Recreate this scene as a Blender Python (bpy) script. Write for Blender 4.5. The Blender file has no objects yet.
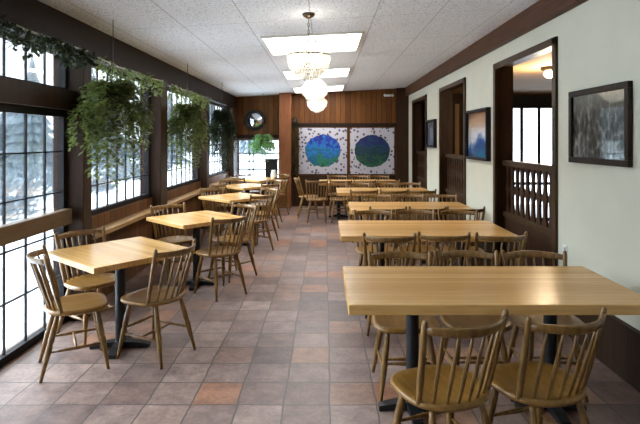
import bpy, math, random
from mathutils import Vector, Matrix

# ------------------------------------------------------------------ camera, sky, sun, exposure
scene = bpy.context.scene
COL = scene.collection
F, CXP, CYP, EYE = 510.0, 325.0, 140.0, 1.6          # focal length and vanishing point in photo pixels, eye height
cam_data = bpy.data.cameras.new('camera')
cam_data.sensor_width = 36.0
cam_data.lens = 36.0 * F / 640.0
cam_data.shift_x = (320.0 - CXP) / 640.0
cam_data.shift_y = -(212.0 - CYP) / 640.0
cam_data.clip_end = 300
cam = bpy.data.objects.new('camera', cam_data)
cam.location = (0, 0, EYE)
cam.rotation_euler = (math.radians(90), 0, 0)
COL.objects.link(cam)
scene.camera = cam

scene.view_settings.view_transform = 'Standard'
scene.view_settings.look = 'None'
scene.view_settings.gamma = 1.0
scene.view_settings.use_curve_mapping = False
scene.view_settings.exposure = 1.12

world = bpy.data.worlds.new('overcast_sky')
scene.world = world
world.use_nodes = True
wbg = world.node_tree.nodes['Background']
wbg.inputs['Color'].default_value = (0.86, 0.93, 1.0, 1)
wbg.inputs['Strength'].default_value = 2.3

sun_data = bpy.data.lights.new('winter_daylight', 'SUN')
sun_data.energy = 9.0
sun_data.angle = math.radians(70)
sun_data.color = (0.86, 0.94, 1.0)
sun = bpy.data.objects.new('winter_daylight', sun_data)
sun.rotation_euler = Vector((-1.0, 0.2, 1.0)).to_track_quat('Z', 'Y').to_euler()
sun.location = (-12, 3, 8)
COL.objects.link(sun)

PANEL_STRENGTH = 5.0
CHANDELIER_W = 3.0
ROOM_LAMP_W = 22.0

R = random.Random(7)
PI = math.pi

# ------------------------------------------------------------------ node helpers
class NT:
    def __init__(self, name):
        self.m = bpy.data.materials.new(name)
        self.m.use_nodes = True
        self.t = self.m.node_tree
        self.t.nodes.clear()
        self.out = self.t.nodes.new('ShaderNodeOutputMaterial')
    def n(self, kind, ins=None, **kw):
        nd = self.t.nodes.new('ShaderNode' + kind)
        for k, v in kw.items():
            setattr(nd, k, v)
        for k, v in (ins or {}).items():
            self.put(nd.inputs[k], v)
        return nd
    def put(self, sock, v):
        if isinstance(v, bpy.types.NodeSocket):
            self.t.links.new(v, sock)
        else:
            if isinstance(v, tuple) and len(v) == 3 and sock.type == 'RGBA':
                v = (*v, 1)
            sock.default_value = v
    def math(self, op, a, b=0.0, c=0.0):
        nd = self.n('Math', operation=op)
        for i, v in enumerate((a, b, c)):
            self.put(nd.inputs[i], v)
        return nd.outputs[0]
    def coords(self, scale=(1, 1, 1), kind='Object', rot=(0, 0, 0)):
        tc = self.n('TexCoord')
        mp = self.n('Mapping', {'Vector': tc.outputs[kind], 'Scale': scale, 'Rotation': rot})
        return mp.outputs[0]
    def noise(self, vec, scale=5, detail=4, rough=0.55):
        return self.n('TexNoise', {'Vector': vec, 'Scale': scale, 'Detail': detail, 'Roughness': rough}).outputs['Fac']
    def ramp(self, fac, stops, interp='LINEAR'):
        nd = self.n('ValToRGB', {'Fac': fac})
        cr = nd.color_ramp
        cr.interpolation = interp
        while len(cr.elements) < len(stops):
            cr.elements.new(0.5)
        for e, (p, c) in zip(cr.elements, stops):
            e.position = p
            e.color = (*c, 1)
        return nd.outputs['Color']
    def mix(self, fac, a, b, mode='MIX'):
        nd = self.n('Mix', data_type='RGBA', blend_type=mode)
        self.put(nd.inputs[0], fac)
        self.put(nd.inputs[6], a)
        self.put(nd.inputs[7], b)
        return nd.outputs[2]
    def principled(self, color, rough=0.5, metal=0.0, bump=None, bstr=0.2, bdist=0.01, spec=0.5, **extra):
        p = self.n('BsdfPrincipled')
        self.put(p.inputs['Base Color'], color)
        self.put(p.inputs['Roughness'], rough)
        self.put(p.inputs['Metallic'], metal)
        self.put(p.inputs['Specular IOR Level'], spec)
        for k, v in extra.items():
            self.put(p.inputs[k.replace('_', ' ')], v)
        if bump is not None:
            b = self.n('Bump', {'Height': bump, 'Strength': bstr, 'Distance': bdist})
            self.t.links.new(b.outputs[0], p.inputs['Normal'])
        self.t.links.new(p.outputs[0], self.out.inputs[0])
        return p

def srgb(r, g, b):
    f = lambda c: (c / 255 / 12.92) if c / 255 <= 0.04045 else ((c / 255 + 0.055) / 1.055) ** 2.4
    return (f(r), f(g), f(b))

def plain(name, c, rough=0.5, metal=0.0, var=0.12, scale=9.0, spec=0.5):
    t = NT(name)
    f = t.noise(t.coords(), scale, 5)
    lo = tuple(x * (1 - var) for x in c)
    hi = tuple(min(1, x * (1 + var)) for x in c)
    t.principled(t.ramp(f, [(0.3, lo), (0.7, hi)]), rough, metal, spec=spec)
    return t.m

def wood(name, c1, c2, stretch=(14, 14, 1.2), rough=0.4, scale=3.0, spec=0.5, bstr=0.05):
    t = NT(name)
    v = t.coords(stretch)
    f = t.noise(v, scale, 6, 0.6)
    g = t.noise(v, scale * 5, 3, 0.5)
    fac = t.math('ADD', t.math('MULTIPLY', f, 0.75), t.math('MULTIPLY', g, 0.25))
    t.principled(t.ramp(fac, [(0.33, c1), (0.66, c2)]), rough, bump=g, bstr=bstr, spec=spec)
    return t.m

def boards(name, axis, width, c1, c2, grain=(1, 1, 1), rough=0.4, groove=0.05, groove_col=0.35, spec=0.5, gscale=4.0):
    """boards running side by side along one local axis, each with its own tone"""
    t = NT(name)
    tc = t.n('TexCoord')
    sep = t.n('SeparateXYZ', {'Vector': tc.outputs['Object']})
    q = t.math('DIVIDE', sep.outputs[axis], width)
    idx = t.math('FLOOR', q)
    fr = t.math('FRACT', q)
    wn = t.n('TexWhiteNoise', {'W': idx}, noise_dimensions='1D').outputs['Value']
    mp = t.n('Mapping', {'Vector': tc.outputs['Object'], 'Scale': grain})
    off = t.n('VectorMath', {0: mp.outputs[0]}, operation='ADD')
    cmb = t.n('CombineXYZ', {'X': t.math('MULTIPLY', wn, 31.0), 'Y': t.math('MULTIPLY', wn, 17.0), 'Z': t.math('MULTIPLY', wn, 23.0)})
    t.t.links.new(cmb.outputs[0], off.inputs[1])
    g = t.noise(off.outputs[0], gscale, 6, 0.6)
    fac = t.math('ADD', t.math('MULTIPLY', wn, 0.32), t.math('MULTIPLY', g, 0.68))
    col = t.ramp(fac, [(0.2, c1), (0.75, c2)])
    edge = t.math('LESS_THAN', t.math('MINIMUM', fr, t.math('SUBTRACT', 1.0, fr)), groove)
    col = t.mix(edge, col, tuple(x * groove_col for x in c1))
    t.principled(col, rough, bump=t.math('SUBTRACT', 1.0, edge), bstr=0.25, bdist=0.004, spec=spec)
    return t.m

# ------------------------------------------------------------------ materials
M = {}
M['chair'] = wood('chair_wood', srgb(84, 58, 27), srgb(150, 110, 56), rough=0.28)
M['seat'] = wood('seat_wood', srgb(106, 74, 32), srgb(154, 112, 52), (14, 1.5, 14), rough=0.3)
M['dark_chair'] = wood('dark_chair_wood', srgb(74, 47, 26), srgb(120, 80, 42), rough=0.36)
M['top'] = boards('butcher_block', 1, 0.052, srgb(180, 130, 70), srgb(224, 178, 112), (0.9, 16, 16), rough=0.27, groove=0.025, groove_col=0.75)
M['edge'] = wood('table_edge_wood', srgb(120, 84, 42), srgb(164, 120, 66), (1.2, 14, 14), rough=0.4)
M['black'] = plain('black_iron', (0.012, 0.012, 0.014), 0.45, 0.3)
M['beam'] = wood('beam_wood', srgb(58, 36, 22), srgb(94, 60, 37), (10, 0.7, 10), rough=0.55, spec=0.2)
M['dark_beam'] = wood('dark_beam_wood', srgb(26, 17, 12), srgb(46, 30, 21), (10, 0.7, 10), rough=0.55, spec=0.2)
M['post'] = wood('post_wood', srgb(34, 22, 14), srgb(66, 42, 26), (10, 10, 0.8), rough=0.5, spec=0.2)
M['orange_post'] = wood('orange_post_wood', srgb(104, 58, 27), srgb(138, 82, 42), (10, 10, 0.8), rough=0.45)
M['trim'] = wood('trim_wood', srgb(42, 29, 17), srgb(78, 56, 33), (10, 10, 0.8), rough=0.45, spec=0.2)
M['jamb'] = wood('jamb_wood', srgb(40, 26, 16), srgb(72, 47, 29), (10, 10, 0.8), rough=0.5, spec=0.2)
M['planks'] = boards('wall_planks', 0, 0.125, srgb(76, 44, 18), srgb(122, 76, 34), (12, 12, 0.8), rough=0.5, groove=0.04, spec=0.2)
M['low_planks'] = boards('low_wall_planks', 1, 0.14, srgb(70, 44, 24), srgb(122, 80, 44), (12, 12, 0.8), rough=0.5, groove=0.04, spec=0.2)
M['wainscot'] = boards('wainscot_planks', 1, 0.16, srgb(40, 27, 17), srgb(64, 44, 29), (12, 12, 0.8), rough=0.55, groove=0.03, spec=0.2)
M['ledge'] = wood('ledge_wood', srgb(134, 98, 60), srgb(188, 148, 98), (12, 0.8, 12), rough=0.4)
M['rail'] = wood('rail_wood', srgb(72, 54, 34), srgb(108, 84, 56), (12, 0.8, 12), rough=0.4)
M['frame_dark'] = plain('dark_window_frame', srgb(30, 28, 30), 0.6, spec=0.2)
M['white'] = plain('wall_paint', srgb(202, 200, 182), 0.75, var=0.03, scale=3)
M['tan'] = plain('tan_paint', srgb(176, 146, 108), 0.75, var=0.05, scale=3)
M['white_frame'] = plain('white_window_frame', srgb(150, 160, 174), 0.5, var=0.04)
M['white_plastic'] = plain('white_plastic', srgb(225, 224, 215), 0.4, var=0.03)
M['brass'] = plain('dark_bronze', (0.09, 0.06, 0.035), 0.35, 0.8)
M['leaf'] = plain('leaf', srgb(112, 124, 64), 0.45, var=0.55, scale=5)
M['leaf_dark'] = plain('dark_leaf', srgb(48, 60, 34), 0.5, var=0.5, scale=5)
M['leaf_bright'] = plain('bright_leaf', srgb(128, 172, 104), 0.45, var=0.4, scale=5)
M['pot'] = plain('pot_plastic', srgb(52, 42, 32), 0.6)
M['wire'] = plain('hanger_wire', srgb(70, 66, 58), 0.4, 0.6)
M['cord'] = plain('pale_cord', srgb(196, 188, 168), 0.6)
M['snow'] = plain('snow', srgb(238, 243, 250), 0.8, var=0.04, scale=0.6)
M['bark'] = plain('bark', srgb(92, 88, 88), 0.8)
M['soil_base'] = plain('screed', srgb(120, 110, 104), 0.9)

def leafy(m):
    """let daylight through the leaf as well as off it"""
    t = m.node_tree
    p = [n for n in t.nodes if n.type == 'BSDF_PRINCIPLED'][0]
    out = [n for n in t.nodes if n.type == 'OUTPUT_MATERIAL'][0]
    tr = t.nodes.new('ShaderNodeBsdfTranslucent')
    src = p.inputs['Base Color'].links[0].from_socket
    t.links.new(src, tr.inputs['Color'])
    mx = t.nodes.new('ShaderNodeMixShader')
    mx.inputs[0].default_value = 0.35
    t.links.new(p.outputs[0], mx.inputs[1])
    t.links.new(tr.outputs[0], mx.inputs[2])
    t.links.new(mx.outputs[0], out.inputs[0])
for k in ('leaf', 'leaf_dark', 'leaf_bright'):
    leafy(M[k])

def glass_mat(name, tint, gloss):
    t = NT(name)
    a = t.n('BsdfTransparent', {'Color': tint})
    b = t.n('BsdfGlossy', {'Color': (1, 1, 1), 'Roughness': 0.03})
    fr = t.n('Fresnel', {'IOR': 1.3})
    mx = t.n('MixShader', {0: t.math('MULTIPLY', fr.outputs[0], gloss), 1: a.outputs[0], 2: b.outputs[0]})
    t.t.links.new(mx.outputs[0], t.out.inputs[0])
    return t.m
M['glass'] = glass_mat('window_glass', (0.93, 0.96, 0.97), 0.7)
M['picture_glass'] = glass_mat('picture_glass', (0.97, 0.97, 0.97), 0.2)

def emit_mat(name, c, s):
    t = NT(name)
    e = t.n('Emission', {'Color': c, 'Strength': s})
    t.t.links.new(e.outputs[0], t.out.inputs[0])
    return t.m
M['panel_light'] = emit_mat('lit_diffuser', (1.0, 0.985, 0.97), PANEL_STRENGTH)
M['bulb'] = emit_mat('lit_bulb', (1.0, 0.9, 0.7), 4.0)
M['globe_light'] = emit_mat('lit_globe', (1.0, 0.82, 0.5), 14.0)

def crystal_mat():
    t = NT('crystal')
    a = t.n('BsdfTranslucent', {'Color': (0.98, 0.96, 0.9)})
    b = t.n('BsdfGlossy', {'Color': (1, 1, 1), 'Roughness': 0.08})
    c = t.n('BsdfTransparent', {'Color': (1, 1, 1)})
    m1 = t.n('MixShader', {0: 0.25, 1: a.outputs[0], 2: b.outputs[0]})
    m2 = t.n('MixShader', {0: 0.3, 1: m1.outputs[0], 2: c.outputs[0]})
    t.t.links.new(m2.outputs[0], t.out.inputs[0])
    return t.m
M['crystal'] = crystal_mat()

def floor_mat():
    t = NT('terracotta_tiles')
    tc = t.n('TexCoord')
    sep = t.n('SeparateXYZ', {'Vector': tc.outputs['Object']})
    wob = t.n('MapRange', {'Value': t.noise(tc.outputs['Object'], 3.0, 2), 3: -0.016, 4: 0.016}).outputs[0]
    qx = t.math('DIVIDE', t.math('ADD', t.math('SUBTRACT', sep.outputs[0], 0.03), wob), 0.28)
    qy = t.math('DIVIDE', t.math('ADD', t.math('SUBTRACT', sep.outputs[1], 3.08), wob), 0.285)
    cell = t.n('CombineXYZ', {'X': t.math('FLOOR', qx), 'Y': t.math('FLOOR', qy)})
    wn = t.n('TexWhiteNoise', {'Vector': cell.outputs[0]}, noise_dimensions='2D').outputs['Value']
    fx, fy = t.math('FRACT', qx), t.math('FRACT', qy)
    ex = t.math('MINIMUM', fx, t.math('SUBTRACT', 1.0, fx))
    ey = t.math('MINIMUM', fy, t.math('SUBTRACT', 1.0, fy))
    grout = t.math('LESS_THAN', t.math('MINIMUM', ex, ey), 0.018)
    col = t.ramp(wn, [(0.0, srgb(96, 82, 79)), (0.22, srgb(130, 114, 108)), (0.45, srgb(110, 92, 86)),
                      (0.62, srgb(140, 124, 117)), (0.8, srgb(128, 106, 96)), (0.93, srgb(142, 112, 94)), (1.0, srgb(140, 100, 78))])
    n1 = t.noise(tc.outputs['Object'], 7.0, 6, 0.65)
    n2 = t.noise(tc.outputs['Object'], 38.0, 4, 0.6)
    col = t.mix(0.8, col, t.ramp(n1, [(0.32, (0.30, 0.26, 0.27)), (0.7, (0.78, 0.72, 0.68))]), 'OVERLAY')
    col = t.mix(0.25, col, t.ramp(n2, [(0.35, (0.25, 0.22, 0.21)), (0.65, (0.75, 0.72, 0.70))]), 'OVERLAY')
    col = t.mix(grout, col, srgb(84, 74, 70))
    rough = t.n('MapRange', {'Value': n1, 3: 0.30, 4: 0.52}).outputs[0]
    t.principled(col, rough, bump=t.math('ADD', t.math('SUBTRACT', 1.0, grout), t.math('MULTIPLY', n1, 0.5)), bstr=0.25, bdist=0.004)
    return t.m
M['floor'] = floor_mat()

def ceiling_mat():
    t = NT('acoustic_ceiling')
    tc = t.n('TexCoord')
    sep = t.n('SeparateXYZ', {'Vector': tc.outputs['Object']})
    n1 = t.noise(tc.outputs['Object'], 55.0, 5, 0.7)
    n2 = t.noise(tc.outputs['Object'], 1.4, 3)
    col = t.ramp(n1, [(0.34, srgb(122, 124, 130)), (0.44, srgb(232, 236, 242)), (0.68, srgb(248, 251, 255))])
    col = t.mix(0.2, col, t.ramp(n2, [(0.3, (0.46, 0.46, 0.47)), (0.7, (0.62, 0.62, 0.63))]), 'OVERLAY')
    fx = t.math('FRACT', t.math('DIVIDE', t.math('ADD', sep.outputs[0], 1.36), 0.61))
    fy = t.math('FRACT', t.math('DIVIDE', sep.outputs[1], 1.22))
    seam = t.math('MAXIMUM', t.math('LESS_THAN', fx, 0.014), t.math('LESS_THAN', fy, 0.006))
    col = t.mix(t.math('MULTIPLY', seam, 0.55), col, srgb(120, 112, 108))
    t.principled(col, 0.9, bump=n1, bstr=0.5, bdist=0.01, spec=0.2)
    return t.m
M['ceiling'] = ceiling_mat()

def bank_mat():
    t = NT('frosty_thicket')
    v = t.coords((1, 1, 2.4))
    n1 = t.noise(v, 0.9, 7, 0.7)
    n2 = t.noise(v, 6.0, 5, 0.7)
    f = t.math('ADD', t.math('MULTIPLY', n1, 0.6), t.math('MULTIPLY', n2, 0.4))
    t.principled(t.ramp(f, [(0.36, srgb(46, 52, 57)), (0.52, srgb(80, 88, 96)), (0.68, srgb(130, 140, 150))]), 0.9, spec=0.1)
    return t.m
M['bank'] = bank_mat()
M['frost'] = plain('frosted_needles', srgb(120, 131, 138), 0.85, var=0.3, scale=2.5)

def disc_art(name, top, mid, low, seed):
    """white speckled square with a round blue and green field"""
    t = NT(name)
    tc = t.n('TexCoord')
    sep = t.n('SeparateXYZ', {'Vector': tc.outputs['Object']})
    x, z = sep.outputs[0], sep.outputs[2]
    vec = t.n('Mapping', {'Vector': tc.outputs['Object'], 'Location': (seed, 0, seed * 2)}).outputs[0]
    wob = t.math('MULTIPLY', t.math('SUBTRACT', t.noise(vec, 14.0, 2), 0.5), 0.07)
    r = t.math('SQRT', t.math('ADD', t.math('POWER', x, 2.0), t.math('POWER', t.math('MULTIPLY', z, 1.1), 2.0)))
    inside = t.math('LESS_THAN', t.math('ADD', r, wob), 0.43)
    n = t.noise(vec, 8.0, 6, 0.8)
    h = t.math('ADD', t.math('ADD', t.math('MULTIPLY', z, 0.95), 0.5), t.math('MULTIPLY', t.math('SUBTRACT', n, 0.5), 2.2))
    col = t.ramp(h, [(0.0, tuple(c * 0.35 for c in low)), (0.22, low), (0.36, tuple(c * 0.5 for c in mid)), (0.5, mid), (0.6, tuple(min(1, c * 1.6) for c in mid)), (0.72, top), (0.95, tuple(c * 0.4 for c in top))])
    vor = t.n('TexVoronoi', {'Vector': vec, 'Scale': 11.0}).outputs['Distance']
    dots = t.math('LESS_THAN', vor, 0.33)
    ground = t.mix(dots, srgb(190, 187, 196), srgb(88, 82, 94))
    t.principled(t.mix(inside, ground, col), 0.5)
    return t.m
M['art_blue'] = disc_art('blue_disc_quilt', srgb(24, 46, 160), srgb(16, 104, 160), srgb(44, 132, 100), 1.3)
M['art_green'] = disc_art('green_disc_quilt', srgb(20, 38, 110), srgb(14, 54, 70), srgb(36, 98, 66), 4.1)

def crowd_photo():
    t = NT('grey_group_photograph')
    tc = t.n('TexCoord')
    sep = t.n('SeparateXYZ', {'Vector': tc.outputs['Object']})
    vor = t.n('TexVoronoi', {'Vector': t.coords((1, 16, 9)), 'Scale': 1.6})
    n = t.noise(tc.outputs['Object'], 13.0, 6, 0.75)
    f = t.math('ADD', t.math('MULTIPLY', vor.outputs['Distance'], 0.5), t.math('MULTIPLY', n, 0.6))
    col = t.ramp(f, [(0.35, srgb(30, 29, 27)), (0.6, srgb(84, 82, 74)), (0.85, srgb(170, 166, 152))])
    up = t.n('MapRange', {'Value': sep.outputs[2], 1: 0.05, 2: 0.2}).outputs[0]
    col = t.mix(t.math('MULTIPLY', up, 0.6), col, srgb(140, 136, 122))
    t.principled(col, 0.5, spec=0.15)
    return t.m
M['crowd'] = crowd_photo()

def peak_art():
    t = NT('blue_mountain_print')
    tc = t.n('TexCoord')
    sep = t.n('SeparateXYZ', {'Vector': tc.outputs['Object']})
    y, z = sep.outputs[1], sep.outputs[2]
    n = t.noise(tc.outputs['Object'], 6.0, 6, 0.7)
    ridge = t.math('SUBTRACT', t.math('MULTIPLY', t.math('SUBTRACT', n, 0.5), 0.35), t.math('MULTIPLY', t.math('ABSOLUTE', t.math('ADD', y, 0.12)), 0.35))
    d = t.math('SUBTRACT', t.math('ADD', ridge, 0.06), z)
    mnt = t.ramp(t.math('MULTIPLY', d, 3.0), [(0.0, srgb(206, 216, 226)), (0.2, srgb(36, 96, 152)), (0.55, srgb(14, 44, 92)), (0.9, srgb(30, 110, 150))])
    sky = t.ramp(t.math('ADD', t.math('MULTIPLY', z, 2.2), t.math('MULTIPLY', n, 0.4)), [(0.25, srgb(206, 206, 206)), (0.55, srgb(196, 160, 126)), (0.85, srgb(120, 84, 52))])
    t.principled(t.mix(t.math('GREATER_THAN', d, 0.0), sky, mnt), 0.35)
    return t.m
M['peak'] = peak_art()
def dusk_art():
    t = NT('slate_print')
    n = t.noise(t.coords((1, 3, 2)), 4.0, 5, 0.7)
    t.principled(t.ramp(n, [(0.3, srgb(44, 48, 58)), (0.55, srgb(96, 104, 118)), (0.75, srgb(172, 178, 188))]), 0.35)
    return t.m
M['slate'] = dusk_art()
t_ = NT('convex_mirror')
t_.principled((0.75, 0.8, 0.85), 0.04, 1.0)
M['mirror'] = t_.m

# ------------------------------------------------------------------ mesh helpers
class MB:
    def __init__(self):
        self.v, self.f = [], []
    def add(self, vs, fs):
        o = len(self.v)
        self.v += [tuple(p) for p in vs]
        self.f += [tuple(i + o for i in f) for f in fs]
        return self
    def box(self, x0, x1, y0, y1, z0, z1):
        x0, x1 = min(x0, x1), max(x0, x1); y0, y1 = min(y0, y1), max(y0, y1); z0, z1 = min(z0, z1), max(z0, z1)
        vs = [(x0, y0, z0), (x1, y0, z0), (x1, y1, z0), (x0, y1, z0), (x0, y0, z1), (x1, y0, z1), (x1, y1, z1), (x0, y1, z1)]
        return self.add(vs, [(0, 3, 2, 1), (4, 5, 6, 7), (0, 1, 5, 4), (1, 2, 6, 5), (2, 3, 7, 6), (3, 0, 4, 7)])
    def tube(self, pts, radii, seg=8, flat=None):
        """swept tube; flat=(a,b) scales the section sideways / upwards"""
        pts = [Vector(p) for p in pts]
        if not isinstance(radii, (list, tuple)):
            radii = [radii] * len(pts)
        rings = []
        for i, p in enumerate(pts):
            d = (pts[min(i + 1, len(pts) - 1)] - pts[max(i - 1, 0)]).normalized()
            ref = Vector((0, 0, 1)) if abs(d.z) < 0.9 else Vector((0, 1, 0))
            s = d.cross(ref).normalized()
            u = s.cross(d).normalized()
            a, b = flat or (1, 1)
            rings.append([p + s * (radii[i] * a * math.cos(k * 2 * PI / seg)) + u * (radii[i] * b * math.sin(k * 2 * PI / seg)) for k in range(seg)])
        return self.loft(rings)
    def loft(self, rings, cap=True):
        n = len(rings[0])
        vs = [p for r in rings for p in r]
        fs = []
        for i in range(len(rings) - 1):
            for k in range(n):
                a, b = i * n + k, i * n + (k + 1) % n
                fs.append((a, b, b + n, a + n))
        if cap:
            fs.append(tuple(range(n - 1, -1, -1)))
            fs.append(tuple(range((len(rings) - 1) * n, len(rings) * n)))
        return self.add(vs, fs)
    def lathe(self, prof, c=(0, 0, 0), seg=20):
        return self.loft([[(c[0] + r * math.cos(2 * PI * k / seg), c[1] + r * math.sin(2 * PI * k / seg), c[2] + z) for k in range(seg)] for r, z in prof])
    def build(self, name, mat, parent=None, loc=(0, 0, 0), rot=(0, 0, 0), bevel=0.0, smooth=False):
        me = bpy.data.meshes.new(name)
        me.from_pydata(self.v, [], self.f)
        me.update()
        import bmesh
        bm = bmesh.new(); bm.from_mesh(me)
        bmesh.ops.recalc_face_normals(bm, faces=bm.faces)
        bm.to_mesh(me); bm.free()
        me.materials.append(mat)
        o = bpy.data.objects.new(name, me)
        COL.objects.link(o)
        o.location = loc
        o.rotation_euler = rot
        if parent is not None:
            o.parent = parent
        if smooth:
            for p in me.polygons:
                p.use_smooth = True
        if bevel:
            b = o.modifiers.new('bevel', 'BEVEL')
            b.width = bevel; b.segments = 2; b.limit_method = 'ANGLE'
        return o

def tag(o, label=None, cat=None, group=None, kind=None):
    if label: o['label'] = label
    if cat: o['category'] = cat
    if group: o['group'] = group
    if kind: o['kind'] = kind
    return o
def thing(name, label, cat, loc=(0, 0, 0), rz=0.0, group=None):
    o = bpy.data.objects.new(name, None)
    o.empty_display_size = 0.1
    COL.objects.link(o)
    o.location = loc; o.rotation_euler = (0, 0, rz)
    return tag(o, label, cat, group)
def struct(name, loc=(0, 0, 0)):
    o = bpy.data.objects.new(name, None)
    COL.objects.link(o); o.location = loc
    o['kind'] = 'structure'
    return o
def S(mb, name, mat, parent=None, bevel=0.0):
    o = mb.build(name, mat, parent, bevel=bevel)
    if parent is None: o['kind'] = 'structure'
    return o
KIDS = {}
def copy_thing(root, loc, rz, label, group=None):
    if root.name not in KIDS:
        KIDS[root.name] = [(c, list(c.children)) for c in root.children]
    r = root.copy(); COL.objects.link(r)
    r.location = loc; r.rotation_euler = (0, 0, rz)
    r['label'] = label
    if group: r['group'] = group
    for ch, subs in KIDS[root.name]:
        c = ch.copy(); COL.objects.link(c); c.parent = r
        for s in subs:
            d = s.copy(); COL.objects.link(d); d.parent = c
    return r
def px(x, y, Y):
    return Vector(((x - CXP) / F * Y, Y, EYE - (y - CYP) / F * Y))

# ------------------------------------------------------------------ room shell
XL, XR, YB, YF = -2.26, 2.02, 12.4, -3.0
SL = 0.0537
def zc(x): return 2.64 + SL * (x - XL)

S(MB().box(-2.45, 7.0, YF, 12.7, -0.15, 0.0), 'floor', M['floor'])
mb = MB()
def slab(mb, x0, x1, y0, y1, t=0.15):
    vs = [(x0, y0, zc(x0)), (x1, y0, zc(x1)), (x1, y1, zc(x1)), (x0, y1, zc(x0)),
          (x0, y0, zc(x0) + t), (x1, y0, zc(x1) + t), (x1, y1, zc(x1) + t), (x0, y1, zc(x0) + t)]
    mb.add(vs, [(0, 1, 2, 3), (7, 6, 5, 4), (0, 4, 5, 1), (1, 5, 6, 2), (2, 6, 7, 3), (3, 7, 4, 0)])
slab(mb, -2.75, 2.25, YF, 12.7)
S(mb, 'ceiling', M['ceiling'])

# right wall with three openings
OPEN = [(4.42, 6.06), (7.3, 8.94), (10.1, 11.72)]
HEAD = 2.5
mb = MB()
ys = [YF] + [y for o in OPEN for y in o] + [12.5]
for a, b in zip(ys[0::2], ys[1::2]):
    mb.box(XR, XR + 0.2, a, b, 0, 3.0)
for a, b in OPEN:
    mb.box(XR, XR + 0.2, a, b, HEAD, 3.0)
S(mb, 'wall_right', M['white'])
mb = MB()
for a, b in zip(ys[0::2], ys[1::2]):
    mb.box(XR - 0.025, XR + 0.001, a, b, 0, 0.36)
    mb.box(XR - 0.035, XR + 0.001, a, b, 0.35, 0.375)
S(mb, 'baseboard_right', M['wainscot'])
S(MB().box(XR - 0.08, XR + 0.001, YF, 12.4, 2.67, zc(XR) + 0.01), 'trim_1', M['beam'])
for k, (a, b) in enumerate(OPEN):
    root = struct('trim_%d' % (k + 2))
    w = 0.07
    f = MB()
    f.box(XR - 0.025, XR + 0.002, a, a + w, 0, HEAD)
    f.box(XR - 0.025, XR + 0.002, b - w, b, 0, HEAD)
    f.box(XR - 0.025, XR + 0.002, a, b, HEAD - w, HEAD)
    f.build('casing', M['trim'], root, bevel=0.004)
    j = MB()
    j.box(XR + 0.002, XR + 0.205, a, a + 0.03, 0, HEAD)
    j.box(XR + 0.002, XR + 0.205, b - 0.03, b, 0, HEAD)
    j.box(XR + 0.002, XR + 0.205, a + 0.03, b - 0.03, HEAD - 0.03, HEAD)
    j.build('jamb', M['jamb'], root)

# back wall with an end window on the left
W5 = (-2.14, -1.09, 0.55, 1.63)
mb = MB()
mb.box(-2.45, W5[0], YB, YB + 0.2, 0, 3.0)
mb.box(W5[1], 3.4, YB, YB + 0.2, 0, 3.0)
mb.box(W5[0], W5[1], YB, YB + 0.2, 0, W5[2])
mb.box(W5[0], W5[1], YB, YB + 0.2, W5[3], 3.0)
S(mb, 'wall_back', M['planks'])
mb = MB()
mb.box(-0.8, XR - 0.03, YB - 0.04, YB + 0.001, 1.93, 2.01)
S(mb, 'trim_5', M['dark_beam'])
S(MB().box(XL, W5[1] + 0.02, YB - 0.04, YB + 0.001, 1.65, 1.73), 'trim_6', M['dark_beam'])
S(MB().box(1.72, XR - 0.002, YB - 0.1, YB + 0.001, 0, 2.9), 'trim_7', M['post'])
# dark wainscot below the two square panels
S(MB().box(-0.79, 1.72, YB - 0.03, YB + 0.001, 0, 0.74), 'baseboard_back', M['jamb'])
S(MB().box(-1.08, -0.8, 12.0, YB + 0.001, 0, zc(-0.8) + 0.02), 'trim_8', M['orange_post'], bevel=0.01)

def window(name, axis, at, lo, hi, z0, z1, vs, hs, fm, sash=0.05, depth=0.05, mw=0.011):
    """glazed frame in a wall plane; axis 'y' runs along the left wall, 'x' across an end wall"""
    root = struct(name)
    def bx(m, a, b, c, d, e=0.0):
        if axis == 'y': m.box(at - depth / 2 + e, at + depth / 2 - e, a, b, c, d)
        else: m.box(a, b, at - depth / 2 + e, at + depth / 2 - e, c, d)
    f = MB()
    bx(f, lo, lo + sash, z0, z1); bx(f, hi - sash, hi, z0, z1)
    bx(f, lo + sash, hi - sash, z0, z0 + sash); bx(f, lo + sash, hi - sash, z1 - sash, z1)
    f.build('window_frame', fm, root)
    m = MB()
    for v in vs: bx(m, v - mw / 2, v + mw / 2, z0 + sash, z1 - sash, depth / 2 - 0.008)
    for h in hs: bx(m, lo + sash, hi - sash, h - mw / 2, h + mw / 2, depth / 2 - 0.008)
    if m.v: m.build('muntin', fm, root)
    g = MB()
    bx(g, lo + sash, hi - sash, z0 + sash, z1 - sash, depth / 2 - 0.002)
    g.build('pane', M['glass'], root)
    return root

S(MB().box(-2.45, 7.1, YF - 0.15, YF, 0, 3.1), 'wall_rear_added', M['planks'])  # unseen wall added behind the camera, dark boards to cut light from there

# left wall: posts, header, low boarded wall, glazing
POSTS = [(-0.25, 0.0), (2.2, 2.36), (4.5, 4.66), (6.62, 6.9), (9.2, 9.38), (11.9, 12.4)]
for k, (a, b) in enumerate(POSTS):
    S(MB().box(-2.4, -2.13, a, b, 0, 2.4), 'trim_%d' % (9 + k), M['post'], bevel=0.006)
S(MB().box(-2.42, -2.15, YF, 12.4, 2.36, zc(-2.15) + 0.01), 'trim_15', M['dark_beam'])
mb = MB()
GL = -2.3
for a, b in [(4.66, 6.62), (6.9, 9.2), (9.38, 11.9)]:
    mb.box(-2.4, -2.24, a, b, 0, 0.86)
mb.box(-2.4, -2.24, YF, -0.2, 0, 2.4)  # unseen stretch, boarded solid instead of glazed to reduce frontal light
S(mb, 'wall_left', M['low_planks'])
S(MB().box(-2.27, -2.1, 4.66, 12.38, 0.69, 0.735), 'trim_16', M['ledge'], bevel=0.006)
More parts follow.
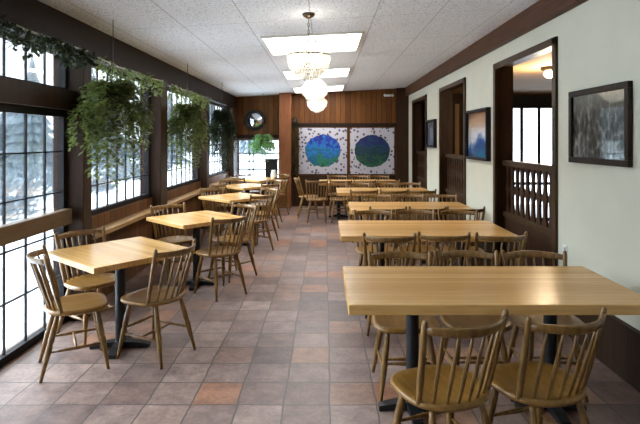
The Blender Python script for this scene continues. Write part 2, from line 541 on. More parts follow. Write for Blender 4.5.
def fr(lo, hi, step): 
    n = max(2, round((hi - lo) / step))
    return [lo + (hi - lo) * k / n for k in range(1, n)]
for n, (a, b) in enumerate([(4.66, 6.62), (6.9, 9.2), (9.38, 11.9)]):
    window('window_%d' % (n + 1), 'y', GL, a, b, 0.86, 2.37, fr(a, b, 0.25), [1.15], M['frame_dark'])
for n, (a, b) in enumerate([(2.36, 4.5), (0.0, 2.2)]):
    window('window_%d' % (n + 4), 'y', GL, a, b, 2.02, 2.37, [4.45 - 0.265 * k for k in range(1, 8)] if n == 0 else fr(a, b, 0.27), [], M['frame_dark'], sash=0.035)
    S(MB().box(-2.38, -2.2, a, b, 1.86, 2.03), 'trim_%d' % (17 + n), M['post'])
    d = window('door_%d' % (n + 1), 'y', GL, a, b, 0.0, 1.86, [4.45 - 0.265 * k for k in range(1, 8)] if n == 0 else fr(a, b, 0.27), [0.42, 0.79, 1.15, 1.5], M['frame_dark'], sash=0.06)
    MB().box(-2.27, -2.2, a + 0.02, b - 0.06, 0.875, 1.005).build('push_rail', M['rail'], d, bevel=0.005)
window('window_7', 'x', YB + 0.1, W5[0], W5[1], W5[2], W5[3], [-1.86, -1.76], [0.88, 1.08, 1.27], M['white_frame'], sash=0.045, depth=0.06, mw=0.034)

# the neighbouring room seen through the openings
YN = 10.0
NC = 2.5
mb = MB()
mb.box(2.22, 3.5, YN - 0.08, YN, 0, NC); mb.box(6.2, 7.0, YN - 0.08, YN, 0, NC); mb.box(3.5, 6.2, YN - 0.08, YN, 2.28, NC)
S(mb, 'wall_far', M['jamb'])
S(MB().box(7.0, 7.15, YF, 12.7, -0.1, NC + 0.1), 'wall_outer', M['tan'])
S(MB().box(2.22, 7.0, 2.0, 2.1, 0, NC), 'wall_front', M['tan'])
S(MB().box(2.22, 7.1, 2.0, YN, NC, NC + 0.1), 'ceiling_side', M['tan'])
S(MB().box(2.22, 7.1, YN, 12.7, NC, NC + 0.1), 'ceiling_end', M['jamb'])
S(MB().box(3.3, 3.4, YN, 12.6, 0, NC), 'wall_end', M['jamb'])
window('window_8', 'x', YN - 0.04, 3.5, 6.2, 0.02, 2.28, [3.84, 4.18, 4.55, 5.0, 5.4, 5.8], [0.75], M['frame_dark'], sash=0.06, depth=0.07, mw=0.06)
S(MB().box(2.52, 2.6, YN - 0.12, YN - 0.079, 0, 2.3), 'trim_20', M['tan'])
S(MB().box(3.4, 6.3, YN - 0.14, YN - 0.081, 2.28, 2.46), 'trim_21', M['frame_dark'])

# ------------------------------------------------------------------ outdoors
mb = MB()
nx, ny = 40, 40
gx = [-70 + (140) * i / nx for i in range(nx + 1)]
gy = [-20 + 110 * j / ny for j in range(ny + 1)]
vs, fs = [], []
for j in range(ny + 1):
    for i in range(nx + 1):
        x, y = gx[i], gy[j]
        d = max(-2.5 - x, y - 13, x - 7.2, 0)
        z = -0.22 + min(d, 8) / 8 * (0.14 * math.sin(x * 0.7 + y * 0.3) + 0.12 * math.sin(y * 0.9))
        vs.append((x, y, z))
for j in range(ny):
    for i in range(nx):
        a = j * (nx + 1) + i
        fs.append((a, a + 1, a + nx + 2, a + nx + 1))
o = MB().add(vs, fs).build('ground', M['snow'], smooth=True); o['kind'] = 'structure'
# frosty thicket along the far side of the snow
mb = MB()
rings = []
for i in range(90):
    y = -15 + i * 1.1
    r = random.Random(i)
    h = (3.4 if y < 38 else 1.2) + 0.7 * math.sin(i * 0.7) + r.uniform(-0.4, 0.4)
    x = -20 + 1.0 * math.sin(i * 0.35) + r.uniform(-0.3, 0.3)
    rings.append([(x + 0.6, y, -0.6), (x + r.uniform(0.3, 0.9), y, h * 0.45), (x + r.uniform(-0.2, 0.3), y, h * 0.8), (x - 0.9, y, h), (x - 3, y, h * 0.7), (x - 4, y, -0.6)])
o = mb.loft(rings).build('hill', M['bank']); o['kind'] = 'structure'

def fir(h, r, seed):
    rr = random.Random(seed)
    m = MB()
    tiers = 11
    for k in range(tiers):
        z0 = h * (0.1 + 0.82 * k / tiers)
        rad = r * (1 - k / tiers) + 0.12
        n = 13
        ring, inner = [], []
        for q in range(n * 2):
            a = PI * q / n + rr.uniform(-.1, .1)
            rd = rad * (1.0 if q % 2 else 0.55) * rr.uniform(0.85, 1.12)
            ring.append((rd * math.cos(a), rd * math.sin(a), z0 - rd * 0.28 + rr.uniform(-.05, .05)))
            inner.append((0.05 * math.cos(a), 0.05 * math.sin(a), z0 + h * 0.13))
        m.loft([ring, inner], cap=True)
    return m
FIRS = [(-15.5, 27, 6.5), (-13.2, 31.5, 5.5), (-16.5, 36, 7.5), (-12.5, 41, 6), (-15.2, 47, 8), (-11.5, 52, 6.5), (-8.8, 60, 9)]
FL = ['pale frosted fir nearest the glass door, beyond the snow', 'short frosted fir standing just behind the nearest fir', 'tall frosted fir outside the first plant window',
      'frosted fir beyond the hanging fern of the first window', 'frosted fir outside the second plant window', 'frosted fir seen past the second hanging fern',
      'farthest tall frosted fir beyond the last side window']
for (x, y, h), lb in zip(FIRS, FL):
    root = thing('fir_tree', lb, 'tree', (x, y, -0.35), group='frosted firs outside')
    fir(h, h * 0.26, int(x * 10 + y)).build('branches', M['frost'], root)
    MB().tube([(0, 0, 0), (0, 0, h * 0.3)], [0.14, 0.1]).build('trunk', M['bark'], root)

def shrub(w, h, seed):
    """rounded mound of bare frosted twigs"""
    rr = random.Random(seed)
    m = MB()
    for k in range(420):
        a = rr.uniform(0, 2 * PI); q = rr.random() ** 0.5; u = rr.random()
        top = Vector((w * q * math.cos(a) * (0.6 + 0.4 * u), w * q * math.sin(a) * (0.6 + 0.4 * u), h * u * (1.08 - 0.45 * q * q)))
        d = Vector((math.cos(a) * rr.uniform(.1, 1), math.sin(a) * rr.uniform(.1, 1), rr.uniform(.1, 1))).normalized()
        s_ = d.cross(Vector((rr.uniform(-1, 1), rr.uniform(-1, 1), .3))).normalized() * rr.uniform(.02, .045)
        L = rr.uniform(.25, .5)
        m.add([top - s_, top + s_, top + d * L * .6 + s_ * .7, top + d * L, top + d * L * .6 - s_ * .7], [(0, 1, 2, 3, 4)])
    return m
SHRUBS = [(-8.0, 12.2, 'low frosted shrub nearest the glass door, out in the snow'), (-10.7, 15.2, 'low frosted shrub second from the glass door, out in the snow'),
          (-8.4, 18.0, 'frosted shrub in the middle of the row beyond the glass door'), (-11.6, 20.4, 'frosted shrub seen through the glass door beside the first post'),
          (-8.7, 22.8, 'frosted shrub seen low through the first plant window'), (-9.4, 27.0, 'farthest frosted shrub, low in the first plant window')]
for i, (x, y, lb) in enumerate(SHRUBS):
    root = thing('shrub', lb, 'shrub', (x, y, -0.3), group='frosted shrubs in the snow')
    shrub(1.35, 0.85, 40 + i).build('twigs', M['frost'], root)
    m = MB()
    for k in range(5):
        a = 2 * PI * k / 5
        m.tube([(0.05 * math.cos(a), 0.05 * math.sin(a), 0), (0.5 * math.cos(a), 0.5 * math.sin(a), 0.55)], [0.03, 0.012], 6)
    m.build('stem', M['bark'], root)

# ------------------------------------------------------------------ ceiling lights and chandeliers
LP = [(5.53, 6.66), (8.24, 9.34), (10.9, 12.0)]
NAMES = ['nearest', 'middle', 'farthest']
for (a, b), w in zip(LP, NAMES):
    xm = -0.14
    root = thing('ceiling_light', '%s of the three bright square light panels set in the ceiling' % w, 'ceiling light', (xm, (a + b) / 2, zc(xm)), group='square ceiling light panels')
    root.rotation_euler = (0, -math.atan(SL), 0)
    hw, hl = 0.565, (b - a) / 2
    f = MB()
    for (x0, x1, y0, y1) in [(-hw, -hw + .025, -hl, hl), (hw - .025, hw, -hl, hl), (-hw + .025, hw - .025, -hl, -hl + .025), (-hw + .025, hw - .025, hl - .025, hl)]:
        f.box(x0, x1, y0, y1, -0.022, 0.003)
    f.build('frame', M['white_plastic'], root)
    MB().box(-hw + .025, hw - .025, -hl + .025, hl - .025, -0.012, 0.001).build('diffuser', M['panel_light'], root)

def prism(m, p, h, r):
    x, y, z = p
    m.add([(x, y, z), (x + r, y, z - h * .35), (x, y + r, z - h * .35), (x - r, y, z - h * .35), (x, y - r, z - h * .35), (x, y, z - h)],
          [(0, 1, 2), (0, 2, 3), (0, 3, 4), (0, 4, 1), (5, 2, 1), (5, 3, 2), (5, 4, 3), (5, 1, 4)])
def make_chandelier(label, loc):
    root = thing('chandelier', label, 'chandelier', loc, group='crystal chandeliers down the middle of the ceiling')
    MB().lathe([(0.0, 0.0), (0.055, 0.0), (0.06, -0.012), (0.045, -0.03), (0.015, -0.045), (0.0, -0.046)]).build('canopy', M['brass'], root, smooth=True)
    ch = MB()
    for k in range(6):                                    # chain links
        z = -0.05 - k * 0.033
        ring = []
        for q in range(9):
            a = 2 * PI * q / 8
            dx, dz = 0.008 * math.cos(a), 0.02 * math.sin(a)
            ring.append((dx, 0, z - 0.018 + dz) if k % 2 else (0, dx, z - 0.018 + dz))
        ch.tube(ring, 0.0028, 5)
    ch.build('chain', M['brass'], root)
    MB().lathe([(0.0, -0.245), (0.012, -0.25), (0.008, -0.29), (0.02, -0.31), (0.01, -0.34), (0.016, -0.42), (0.03, -0.46), (0.012, -0.5), (0.02, -0.56), (0.0, -0.585)], seg=12).build('stem', M['brass'], root, smooth=True)
    def ring(rad, z, rr=0.006):
        m = MB()
        m.tube([(rad * math.cos(2 * PI * q / 24), rad * math.sin(2 * PI * q / 24), z) for q in range(25)], rr, 6)
        return m
    ring(0.075, -0.262).build('crown_ring', M['brass'], root)
    ring(0.192, -0.385).build('middle_ring', M['brass'], root)
    ring(0.12, -0.525).build('lower_ring', M['brass'], root)
    rr = random.Random(3)
    def tier(name, r0, z0, r1, z1, n, rows, hang):
        m = MB()
        for i in range(rows):
            t = i / (rows - 1)
            rad = r0 + (r1 - r0) * t; z = z0 + (z1 - z0) * t
            for q in range(n):
                a = 2 * PI * (q + 0.5 * (i % 2)) / n
                prism(m, (rad * math.cos(a), rad * math.sin(a), z), hang * rr.uniform(.85, 1.15), 0.011)
        m.build(name, M['crystal'], root)
    tier('crown_crystals', 0.075, -0.262, 0.19, -0.37, 26, 7, 0.05)
    tier('middle_crystals', 0.192, -0.385, 0.178, -0.44, 34, 4, 0.065)
    tier('lower_crystals', 0.168, -0.45, 0.12, -0.525, 26, 5, 0.05)
    tier('bottom_crystals', 0.115, -0.53, 0.04, -0.575, 16, 4, 0.045)
    for k in range(6):
        a = 2 * PI * k / 6 + 0.3
        c, s = math.cos(a), math.sin(a)
        arm = MB().tube([(0.015 * c, 0.015 * s, -0.45), (0.06 * c, 0.06 * s, -0.485), (0.11 * c, 0.11 * s, -0.46), (0.125 * c, 0.125 * s, -0.43)], 0.005, 6).build('arm', M['brass'], root)
        MB().lathe([(0.0, 0.0), (0.011, 0.006), (0.014, 0.022), (0.008, 0.045), (0.0, 0.06)], (0.125 * c, 0.125 * s, -0.43), 8).build('bulb', M['bulb'], arm, smooth=True)
    ld = bpy.data.lights.new('chandelier_glow', 'POINT')
    ld.energy = CHANDELIER_W; ld.color = (1.0, 0.91, 0.78); ld.shadow_soft_size = 0.05
    lo = bpy.data.objects.new('chandelier_glow', ld); COL.objects.link(lo); lo.parent = root; lo.location = (0, 0, -0.38)
    return root
ch = make_chandelier('nearest crystal chandelier hanging on a short chain before the first light panel', (-0.15, 4.65, zc(-0.15)))
copy_thing(ch, (-0.15, 7.35, zc(-0.15)), 0.2, 'middle crystal chandelier hanging between the first and second light panels')
copy_thing(ch, (-0.155, 10.05, zc(-0.15)), 0.4, 'farthest crystal chandelier hanging nearest the plank wall')

# lamp in the side room
r_ = thing('ceiling_lamp', 'warm lit globe lamp on the ceiling of the side room', 'lamp', (2.78, 6.3, NC))
MB().lathe([(0, 0), (0.11, 0), (0.11, -0.03), (0.07, -0.05), (0, -0.05)]).build('base', M['brass'], r_, smooth=True)
MB().lathe([(0.04, -0.05), (0.065, -0.06), (0.075, -0.09), (0.05, -0.125), (0, -0.135)]).build('globe', M['globe_light'], r_, smooth=True)
ld = bpy.data.lights.new('side_room_glow', 'POINT'); ld.energy = ROOM_LAMP_W; ld.color = (1, 0.78, 0.5); ld.shadow_soft_size = 0.08
lo = bpy.data.objects.new('side_room_glow', ld); COL.objects.link(lo); lo.parent = r_; lo.location = (0, 0, -0.25)

# ------------------------------------------------------------------ sawn balustrades in the openings
BL = ['dark sawn-board balustrade in the nearest doorway, windows behind it', 'dark sawn-board balustrade in the middle doorway beyond the blue mountain print', 'dark sawn-board balustrade in the farthest doorway near the plank wall']
bal_mesh = None
for (a, b), lb in zip(OPEN, BL):
    x = XR + 0.12
    root = thing('balustrade', lb, 'balustrade', (x, a, 0), group='sawn-board balustrades in the doorways')
    L = b - a
    MB().box(-0.05, 0.05, 0.032, L - 0.032, 1.3, 1.36).build('top_rail', M['trim'], root, bevel=0.005)
    MB().box(-0.04, 0.04, 0.032, L - 0.032, 0.7, 0.76).build('sill_rail', M['trim'], root, bevel=0.005)
    MB().box(-0.02, 0.02, 0.032, L - 0.032, 0.0, 0.7).build('lower_panel', M['jamb'], root)
    n = 11
    st = (L - 0.064) / n
    for k in range(n):
        y = 0.032 + st * (k + 0.5)
        if bal_mesh is None:
            prof = []
            for q in range(25):
                t = q / 24
                z = 0.76 + 0.54 * t
                w = 0.062 - 0.036 * abs(math.sin(2 * PI * t)) ** 0.8
                prof.append([(-0.011, -w, z), (0.011, -w, z), (0.011, w, z), (-0.011, w, z)])
            o = MB().loft(prof).build('baluster', M['jamb'], root, (0, y, 0)); bal_mesh = o.data
        else:
            o = bpy.data.objects.new('baluster', bal_mesh); COL.objects.link(o); o.parent = root; o.location = (0, y, 0)

# ------------------------------------------------------------------ chairs
def seat_outline(s=1.0, n=36):
    """shield shape: squarish front, rounded back"""
    pts = []
    for k in range(n):
        a = 2 * PI * k / n
        c, sn = math.cos(a), math.sin(a)
        e = 0.62 if sn > 0 else 0.86
        x = abs(c) ** e * (1 if c > 0 else -1); y = abs(sn) ** e * (1 if sn > 0 else -1)
        pts.append((x * (0.217 + 0.008 * y) * s, y * 0.205 * s))
    return pts
TOPZ = 0.445
def post_at(x, t):
    """point on the raked, bowed back: x at the seat, t from 0 (seat) to 1 (crest height)"""
    e = (x / 0.182) ** 2
    return Vector((x * (1.0 + 0.13 * t), -0.178 + 0.075 * e - t * (0.115 - 0.028 * e), TOPZ + t * 0.35))
def make_chair(name, label, cat, wm, sm):
    root = thing(name, label, cat)
    rings = []
    for s, z in [(0.8, 0.415), (0.95, 0.418), (1.0, 0.430), (0.985, 0.444), (0.93, 0.449), (0.75, 0.441), (0.4, 0.434), (0.1, 0.433)]:
        rings.append([(x, y, z) for x, y in seat_outline(s)])
    MB().loft(rings).build('seat', sm, root, smooth=True)
    T = {}
    for sx in (-1, 1):
        for sy in (-1, 1):
            top = Vector((0.125 * sx, 0.12 * sy, 0.425)); bot = Vector((0.18 * sx, (0.19 if sy > 0 else 0.225) * sy, 0.0))
            T[sx, sy] = (top, bot)
            prof = [(0, .013), (.12, .016), (.3, .020), (.42, .021), (.46, .016), (.5, .021), (.62, .019), (.8, .014), (.9, .012), (1, .011)]
            MB().tube([top.lerp(bot, t) for t, _ in prof], [r for _, r in prof], 10).build('leg', wm, root, smooth=True)
    def stretch(p, q):
        MB().tube([p, p.lerp(q, .3), p.lerp(q, .5), p.lerp(q, .7), q], [.007, .010, .013, .010, .007], 8).build('stretcher', wm, root, smooth=True)
    mids = []
    for sx in (-1, 1):
        p = T[sx, -1][0].lerp(T[sx, -1][1], .58); q = T[sx, 1][0].lerp(T[sx, 1][1], .58)
        stretch(p, q); mids.append(p.lerp(q, .5))
    stretch(mids[0], mids[1])
    stretch(T[-1, 1][0].lerp(T[-1, 1][1], .48), T[1, 1][0].lerp(T[1, 1][1], .48))
    for sx in (-1, 1):                                     # stout outer posts rise past the crest
        prof = [(-.03, .012), (.1, .014), (.3, .017), (.5, .015), (.8, .014), (.95, .015), (1.07, .014), (1.11, .011), (1.13, .004)]
        MB().tube([post_at(0.182 * sx, t) for t, _ in prof], [r for _, r in prof], 10).build('back_post', wm, root, smooth=True)
    for k in range(6):
        x = -0.182 + 0.364 * (k + 1) / 7
        prof = [(-.03, .006), (.15, .008), (.4, .0105), (.7, .008), (.99, .006)]
        MB().tube([post_at(x, t) for t, _ in prof], [r for _, r in prof], 8).build('spindle', wm, root, smooth=True)
    pts = [post_at(-0.182 + 0.364 * k / 12, 1.0) for k in range(13)]
    m = MB()
    rings = []
    for i, p in enumerate(pts):
        d = (pts[min(i + 1, 12)] - pts[max(i - 1, 0)]).normalized()
        s = d.cross(Vector((0, 0, 1))).normalized()
        hh = 0.017 + 0.005 * math.sin(PI * i / 12)
        rings.append([p + s * dx * 0.011 + Vector((0, -dz * hh * 0.3, dz * hh)) for dx, dz in ((-1, -.7), (-.6, -1), (.6, -1), (1, -.7), (1, .7), (.6, 1), (-.6, 1), (-1, .7))])
    m.loft(rings).build('crest_rail', wm, root, smooth=True)
    return root
PROTO = {}
def chair(x, y, face, label, group, wm='chair'):
    """face: direction the sitter looks, degrees counter-clockwise from +X"""
    rz = math.radians(face - 90)
    if wm not in PROTO:
        o = make_chair('spindle_chair', label, 'chair', M['chair'], M['seat'])
        PROTO[wm] = o
        KIDS[o.name] = [(c, list(c.children)) for c in o.children]
        o.location = (x, y, 0); o.rotation_euler = (0, 0, rz); o['group'] = group
        return o
    return copy_thing(PROTO[wm], (x, y, 0), rz, label, group)

# ------------------------------------------------------------------ long tables on the right
ORD = ['first', 'second', 'third', 'fourth', 'fifth']
LONG = [(0.12, 1.74, 2.63, 3.44), (0.14, 1.72, 4.52, 5.40), (0.32, 1.84, 6.2, 7.02), (0.2, 1.76, 8.25, 9.1), (-0.12, 1.5, 10.15, 10.98)]
def pedestal(root, x, y, h, spread, turn=0.0):
    m = MB()
    m.lathe([(0.0, 0.035), (0.05, 0.035), (0.05, 0.05), (0.038, 0.06), (0.038, h - 0.02), (0.0, h - 0.02)], (x, y, 0), 16)
    m.build('pedestal_column', M['black'], root, smooth=False)
    b = MB()
    for k in range(4):
        a = turn + PI / 2 * k
        c, s = math.cos(a), math.sin(a)
        b.loft([[(x + c * d - s * w * q, y + s * d + c * w * q, z) for q, z in ((-1, z0), (1, z0), (1, z1), (-1, z1))]
                for d, w, z0, z1 in ((0.0, 0.04, 0.012, 0.06), (spread * .6, 0.033, 0.012, 0.045), (spread, 0.028, 0.0, 0.028))])
    b.build('pedestal_base', M['black'], root)
    MB().box(x - 0.18, x + 0.18, y - 0.18, y + 0.18, h - 0.02, h - 0.002).build('mounting_plate', M['black'], root)
for k, (x0, x1, y0, y1) in enumerate(LONG):
    hx, hy = (x1 - x0) / 2, (y1 - y0) / 2
    where = ['nearest the camera', 'opposite the nearest doorway', 'below the blue mountain print', 'opposite the middle doorway', 'nearest the square panels'][k]
    root = thing('long_table', '%s long plank-top table along the white wall, %s' % (ORD[k], where), 'table', ((x0 + x1) / 2, (y0 + y1) / 2, 0), group='long plank-top tables by the white wall')
    MB().box(-hx, hx, -hy, hy, 0.695, 0.75).build('tabletop', M['top'], root, bevel=0.006)
    for sx in (-1, 1):
        pedestal(root, sx * (hx - 0.4), 0.0, 0.695, 0.2)
    cx = [x0 + 0.40, x0 + 0.86, x0 + 1.32]
    pl = ['aisle end', 'middle', 'wall end']
    near = list(zip(cx, pl)) if k < 4 else list(zip([x0 - 0.04 + 0.46 * i for i in range(4)], ['aisle end', 'second place', 'third place', 'wall end']))
    g = 'spindle chairs at the long tables'
    lbl = lambda p, side: 'wooden spindle chair, %s of the %s side of the %s long table' % (p, side, ORD[k])
    if k == 0:
        chair(0.55, 2.41, 110, 'wooden spindle chair with its back to us, left of the two nearest chairs', g)
        chair(1.015, 2.45, 108, 'wooden spindle chair with its back to us, right of the two nearest chairs', g)
    else:
        for x, p in near:
            chair(x + R.uniform(-.012, .012), y0 - 0.1 + R.uniform(-.04, .03), 90 + R.uniform(-3, 3), lbl(p, 'near'), g)
    for i, x in enumerate(cx):
        chair(x + R.uniform(-.012, .012), y1 - (0.13 if k == 0 else -0.01) + R.uniform(-.02, .03), -90 + R.uniform(-3, 3), lbl(pl[i], 'far'), g)
    if k == 4:
        chair(x0 - 0.22, 10.55, 4, 'wooden spindle chair at the aisle head of the fifth long table', g)

# ------------------------------------------------------------------ square tables along the windows
SQ = [(-1.58, 3.94, -40, 0.8), (-1.42, 5.63, -44, 0.78), (-1.36, 7.72, -43, 0.78), (-1.45, 9.55, -44, 0.76), (-1.4, 11.2, -42, 0.76)]
WH = ['by the glass door', 'under the nearest hanging fern', 'under the middle hanging fern', 'beside the last side window', 'before the end window']
for k, (cx, cy, rot, s) in enumerate(SQ):
    root = thing('square_table', '%s square plank-top table set cornerwise %s' % (ORD[k], WH[k]), 'table', (cx, cy, 0), math.radians(rot), group='square tables along the windows')
    h = s / 2
    MB().box(-h, h, -h, h, 0.708, 0.75).build('tabletop', M['top'], root, bevel=0.005)
    pedestal(root, 0, 0, 0.708, 0.22, PI / 4)
    a = math.radians(rot)
    ux, uy = Vector((math.cos(a), math.sin(a))), Vector((-math.sin(a), math.cos(a)))
    g = 'spindle chairs at the square tables'
    for n, side, off in ((-uy, 'near window', 0.08), (ux, 'near aisle', 0.06), (uy, 'far aisle', 0.09), (-ux, 'far window', 0.04)):
        p = Vector((cx, cy)) + n * (h + off + R.uniform(-.02, .02))
        face = math.degrees(math.atan2(-n.y, -n.x)) + R.uniform(-6, 6)
        if (k == 0 and side == 'far aisle') or (k in (1, 2) and side == 'near window'): continue
        if k == 0 and side == 'near window': p, face = Vector((-1.77, 3.63)), 30
        if k == 0 and side == 'near aisle': p, face = Vector((-1.27, 3.82)), 155
        chair(p.x, p.y, face, 'wooden spindle chair on the %s side of the %s square table' % (side, ORD[k]), g)

# ------------------------------------------------------------------ hanging plants and ivy
def leaf(m, p, d, up, ln, w):
    s = d.cross(up)
    if s.length < 1e-4: s = Vector((1, 0, 0))
    s.normalize(); u = s.cross(d).normalized()
    a, b, c = p, p + d * ln * 0.45 + u * ln * 0.08, p + d * ln
    m.add([a, b + s * w, c, b - s * w], [(0, 1, 2), (0, 2, 3)])
def fern(name, label, loc, rad, top, bottom, zceil, mat, seed, strands=95, dens=1.1, group='ferns hanging at the windows'):
    """basket on wires with strands arching over its rim; z given in world heights"""
    rr = random.Random(seed)
    root = thing(name, label, 'plant', (loc[0], loc[1], 0), group=group)
    pz = top - 0.26
    MB().lathe([(0.0, pz), (0.07, pz), (0.11, pz + 0.12), (0.118, pz + 0.125), (0.118, pz + 0.14), (0.0, pz + 0.135)], seg=18).build('basket', M['pot'], root, smooth=True)
    w = MB()
    for k in range(3):
        a = 2 * PI * k / 3
        w.tube([(0.115 * math.cos(a), 0.115 * math.sin(a), pz + 0.135), (0, 0, pz + 0.45)], 0.003, 5)
    w.tube([(0, 0, pz + 0.45), (0, 0, zceil)], 0.004, 5)
    w.build('hanger', M['wire'], root)
    m = MB()
    for s in range(strands):
        a = rr.uniform(0, 2 * PI)
        reach = rad * rr.uniform(0.35, 1.0)
        drop = (top - bottom) * (rr.uniform(0.25, 0.62) if rr.random() < 0.7 else rr.uniform(0.6, 1.0))
        if drop > (top - bottom) * 0.62: reach *= 0.62
        rise = rr.uniform(0.05, 0.16)
        n = int(26 * dens)
        for q in range(n):
            t = q / (n - 1)
            r = 0.07 + (reach - 0.07) * math.sin(min(1, t * 1.5) * PI / 2)
            z = pz + 0.13 + rise * math.sin(min(1, t * 2.5) * PI) - drop * max(0, t - 0.12) ** 1.35 * 0.95
            z = max(z, bottom)
            p = Vector((r * math.cos(a) + rr.uniform(-.012, .012), r * math.sin(a) + rr.uniform(-.012, .012), z))
            aa = a + rr.choice((-1, 1)) * rr.uniform(0.5, 1.7)
            d = Vector((math.cos(aa), math.sin(aa), rr.uniform(-0.9, 0.25))).normalized()
            leaf(m, p, d, Vector((0, 0, 1)), rr.uniform(0.04, 0.075), rr.uniform(0.010, 0.019))
    m.build('foliage', mat, root)
    return root
fern('hanging_fern', 'large trailing fern in a basket hung at the first window post', (-1.87, 4.5), 0.34, 2.12, 1.13, zc(-1.88), M['leaf'], 11, 205)
fern('hanging_fern', 'trailing fern in a basket hung at the second window', (-1.9, 7.05), 0.27, 2.1, 1.05, zc(-1.9), M['leaf'], 12, 170)
fern('hanging_fern', 'darker trailing fern hung at the last side window', (-1.9, 9.42), 0.26, 2.15, 0.8, zc(-1.9), M['leaf_dark'], 13, 200)
fern('hanging_fern', 'bright green backlit fern hung before the end window', (-1.43, 11.85), 0.34, 1.72, 1.1, zc(-1.43), M['leaf_bright'], 14, 120)

def garland(label, y0, y1, z0, z1, x, mat, seed, n):
    rr = random.Random(seed)
    root = thing('ivy_garland', label, 'plant', (x, y0, 0), group='ivy garlands under the window header')
    MB().tube([(0, 0, z1), (0, (y1 - y0) * .25, z1 - .02), (0, (y1 - y0) * .5, z1 - 0.008), (0, (y1 - y0) * .75, z1 - .02), (0, y1 - y0, z1)], 0.007, 6).build('cord', M['cord'], root)
    m = MB()
    L = y1 - y0
    for k in range(n):
        y = rr.uniform(0, L)
        hang = (z1 - z0) * (0.55 + 0.45 * math.sin(y * 5.1 + seed) ** 2)
        z = z1 - hang * rr.random() ** 1.2
        p = Vector((rr.uniform(-.05, .05), y, z))
        d = Vector((rr.uniform(-1, 1), rr.uniform(-1, 1), rr.uniform(-1.2, .2))).normalized()
        leaf(m, p, d, Vector((0, 0, 1)), rr.uniform(.04, .07), rr.uniform(.014, .024))
    m.build('foliage', mat, root)
garland('dark ivy garland above the glass door', 2.4, 4.47, 2.2, 2.38, -2.08, M['leaf_dark'], 5, 900)
garland('thin ivy garland across the top of the first plant window', 4.7, 6.58, 2.12, 2.36, -2.09, M['leaf'], 6, 420)
garland('thin ivy garland across the top of the second plant window', 6.95, 9.15, 2.14, 2.36, -2.09, M['leaf'], 8, 420)
rr = random.Random(21)
iv = thing('trailing_ivy', 'dark ivy trailing down beside the orange wooden post', 'plant', (-0.72, 12.2, 0))
MB().lathe([(0, 1.98), (0.05, 1.98), (0.065, 2.1), (0, 2.1)], seg=14).build('pot', M['pot'], iv, smooth=True)
MB().tube([(0, 0, 2.1), (0, 0, zc(-.72))], 0.004, 5).build('hanger', M['wire'], iv)
m = MB()
for k in range(700):
    z = rr.uniform(0.75, 2.16); w = 0.04 + 0.05 * abs(math.sin(z * 6))
    p = Vector((max(-0.06, rr.gauss(0, w)), rr.gauss(0, 0.05), z))
    leaf(m, p, Vector((rr.uniform(-.6, 1), rr.uniform(-1, .6), rr.uniform(-1, .2))).normalized(), Vector((0, 0, 1)), rr.uniform(.035, .06), .017)
m.build('foliage', M['leaf_dark'], iv)

# ------------------------------------------------------------------ pictures and wall pieces
def wall_picture(label, y0, y1, z0, z1, mat, fw, fm, proud=0.035, mat_board=None, tilt=0.0):
    root = thing('framed_picture', label, 'picture', (XR - 0.002, (y0 + y1) / 2, (z0 + z1) / 2))
    h, v = (y1 - y0) / 2, (z1 - z0) / 2
    f = MB()
    f.box(-proud, 0, -h, h, -v, -v + fw); f.box(-proud, 0, -h, h, v - fw, v)
    f.box(-proud, 0, -h, -h + fw, -v + fw, v - fw); f.box(-proud, 0, h - fw, h, -v + fw, v - fw)
    f.build('frame', fm, root, bevel=0.004)
    MB().box(-0.014, -0.001, -h + fw, h - fw, -v + fw, v - fw).build('print', mat, root)
    MB().box(-0.018, -0.016, -h + fw, h - fw, -v + fw, v - fw).build('glazing', M['picture_glass'], root)
    root.rotation_euler = (0, tilt, 0)
    return root
M['frame_brown'] = wood('picture_frame_wood', srgb(30, 23, 18), srgb(50, 39, 30), (8, 8, 8), rough=0.6, spec=0.2)
wall_picture('grey group photograph in a wide dark frame, nearest picture on the white wall', 3.34, 4.16, 1.42, 1.99, M['crowd'], 0.045, M['frame_brown'])
wall_picture('blue mountain print with warm sky, between the first two doorways', 6.2, 7.16, 1.34, 2.0, M['peak'], 0.035, M['frame_dark'], proud=0.06)
wall_picture('small dark grey print between the middle and farthest doorways', 9.2, 9.98, 1.46, 1.98, M['slate'], 0.04, M['frame_dark'], proud=0.06)
sw = thing('wall_outlet', 'small pale outlet plate low on the white wall beside the nearest doorway', 'outlet', (XR, 4.28, 0.66))
MB().box(-0.008, 0, -0.036, 0.036, -0.06, 0.06).build('cover_plate', M['white_plastic'], sw, bevel=0.003)
m = MB(); m.box(-0.011, -0.008, -0.016, 0.016, 0.01, 0.04); m.box(-0.011, -0.008, -0.016, 0.016, -0.04, -0.01)
m.build('receptacle', M['white_frame'], sw)
for (x0, x1, mt, lb) in [(-0.635, 0.535, 'art_blue', 'square white speckled panel with a bright blue disc, left of the pair'),
                         (0.61, 1.68, 'art_green', 'square white speckled panel with a dark green disc, right of the pair')]:
    c = (x0 + x1) / 2; h = (x1 - x0) / 2
    root = thing('wall_quilt', lb, 'wall art', (c, YB - 0.001, 1.335), group='square disc panels on the plank wall')
    MB().box(-h, h, -0.03, 0, -0.56, 0.56).build('panel', M[mt], root, bevel=0.004)
cm = thing('convex_mirror', 'round dark-rimmed convex mirror above the end window', 'mirror', (-1.7, YB - 0.001, 2.08))
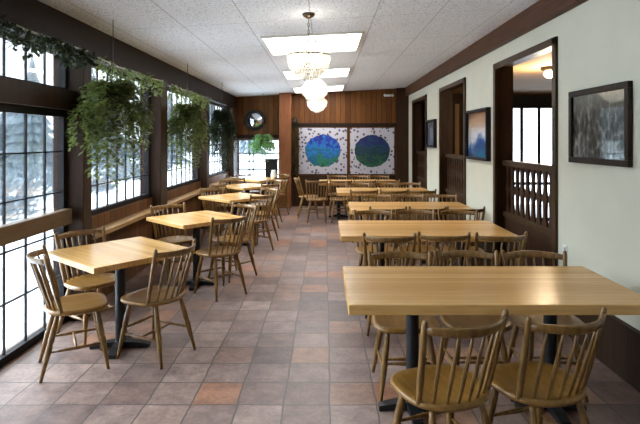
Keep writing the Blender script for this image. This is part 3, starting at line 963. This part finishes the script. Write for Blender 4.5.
ring = MB(); ring.tube([(0.22 * math.cos(2 * PI * q / 32), -0.035, 0.22 * math.sin(2 * PI * q / 32)) for q in range(33)], 0.034, 10)
ring.build('rim', M['black'], cm, smooth=True)
dome = MB(); dome.loft([[(r * math.cos(2 * PI * k / 32), -d, r * math.sin(2 * PI * k / 32)) for k in range(32)] for r, d in ((0.215, 0.0), (0.2, 0.03), (0.15, 0.055), (0.1, 0.07), (0.05, 0.078), (0.005, 0.08))])
dome.build('mirror_face', M['mirror'], cm, smooth=True)
em = thing('emergency_light', 'small white light fixture high on the plank wall near the corner', 'emergency light', (1.54, YB - 0.001, 2.68))
MB().box(-0.05, 0.05, -0.05, 0, -0.025, 0.025).build('housing', M['white_plastic'], em, bevel=0.006)
for s in (-1, 1):
    MB().loft([[(s * 0.09 + r * math.cos(2 * PI * k / 14), -0.03 - d, r * math.sin(2 * PI * k / 14)) for k in range(14)] for r, d in ((0.015, -.01), (0.03, 0.0), (0.036, 0.04), (0.0, 0.042))]).build('lamp_head', M['white_plastic'], em, smooth=True)
    
# upright dark stand before the end window
st = thing('serving_stand', 'tall dark stand before the end window beside the orange post', 'stand', (-1.28, 12.2, 0))
MB().box(-0.14, 0.14, -0.1, 0.1, 0.05, 1.12).build('cabinet', M['black'], st, bevel=0.01)
MB().box(-0.16, 0.16, -0.12, 0.12, 1.12, 1.15).build('top_board', M['dark_beam'], st, bevel=0.005)
m = MB(); m.box(-0.15, 0.15, -0.11, 0.11, 0, 0.05); m.build('plinth', M['dark_beam'], st)
vz = thing('pitcher', 'small white pitcher standing on the farthest square table', 'pitcher', (-1.13, 11.2, 0.75))
MB().lathe([(0, 0), (0.05, 0), (0.062, 0.05), (0.058, 0.11), (0.04, 0.16), (0.046, 0.19), (0.04, 0.19), (0.034, 0.16), (0, 0.15)], seg=18).build('body', M['white_plastic'], vz, smooth=True)
MB().tube([(0.05, 0, 0.16), (0.09, 0, 0.15), (0.095, 0, 0.09), (0.06, 0, 0.06)], 0.007, 6).build('handle', M['white_plastic'], vz, smooth=True)
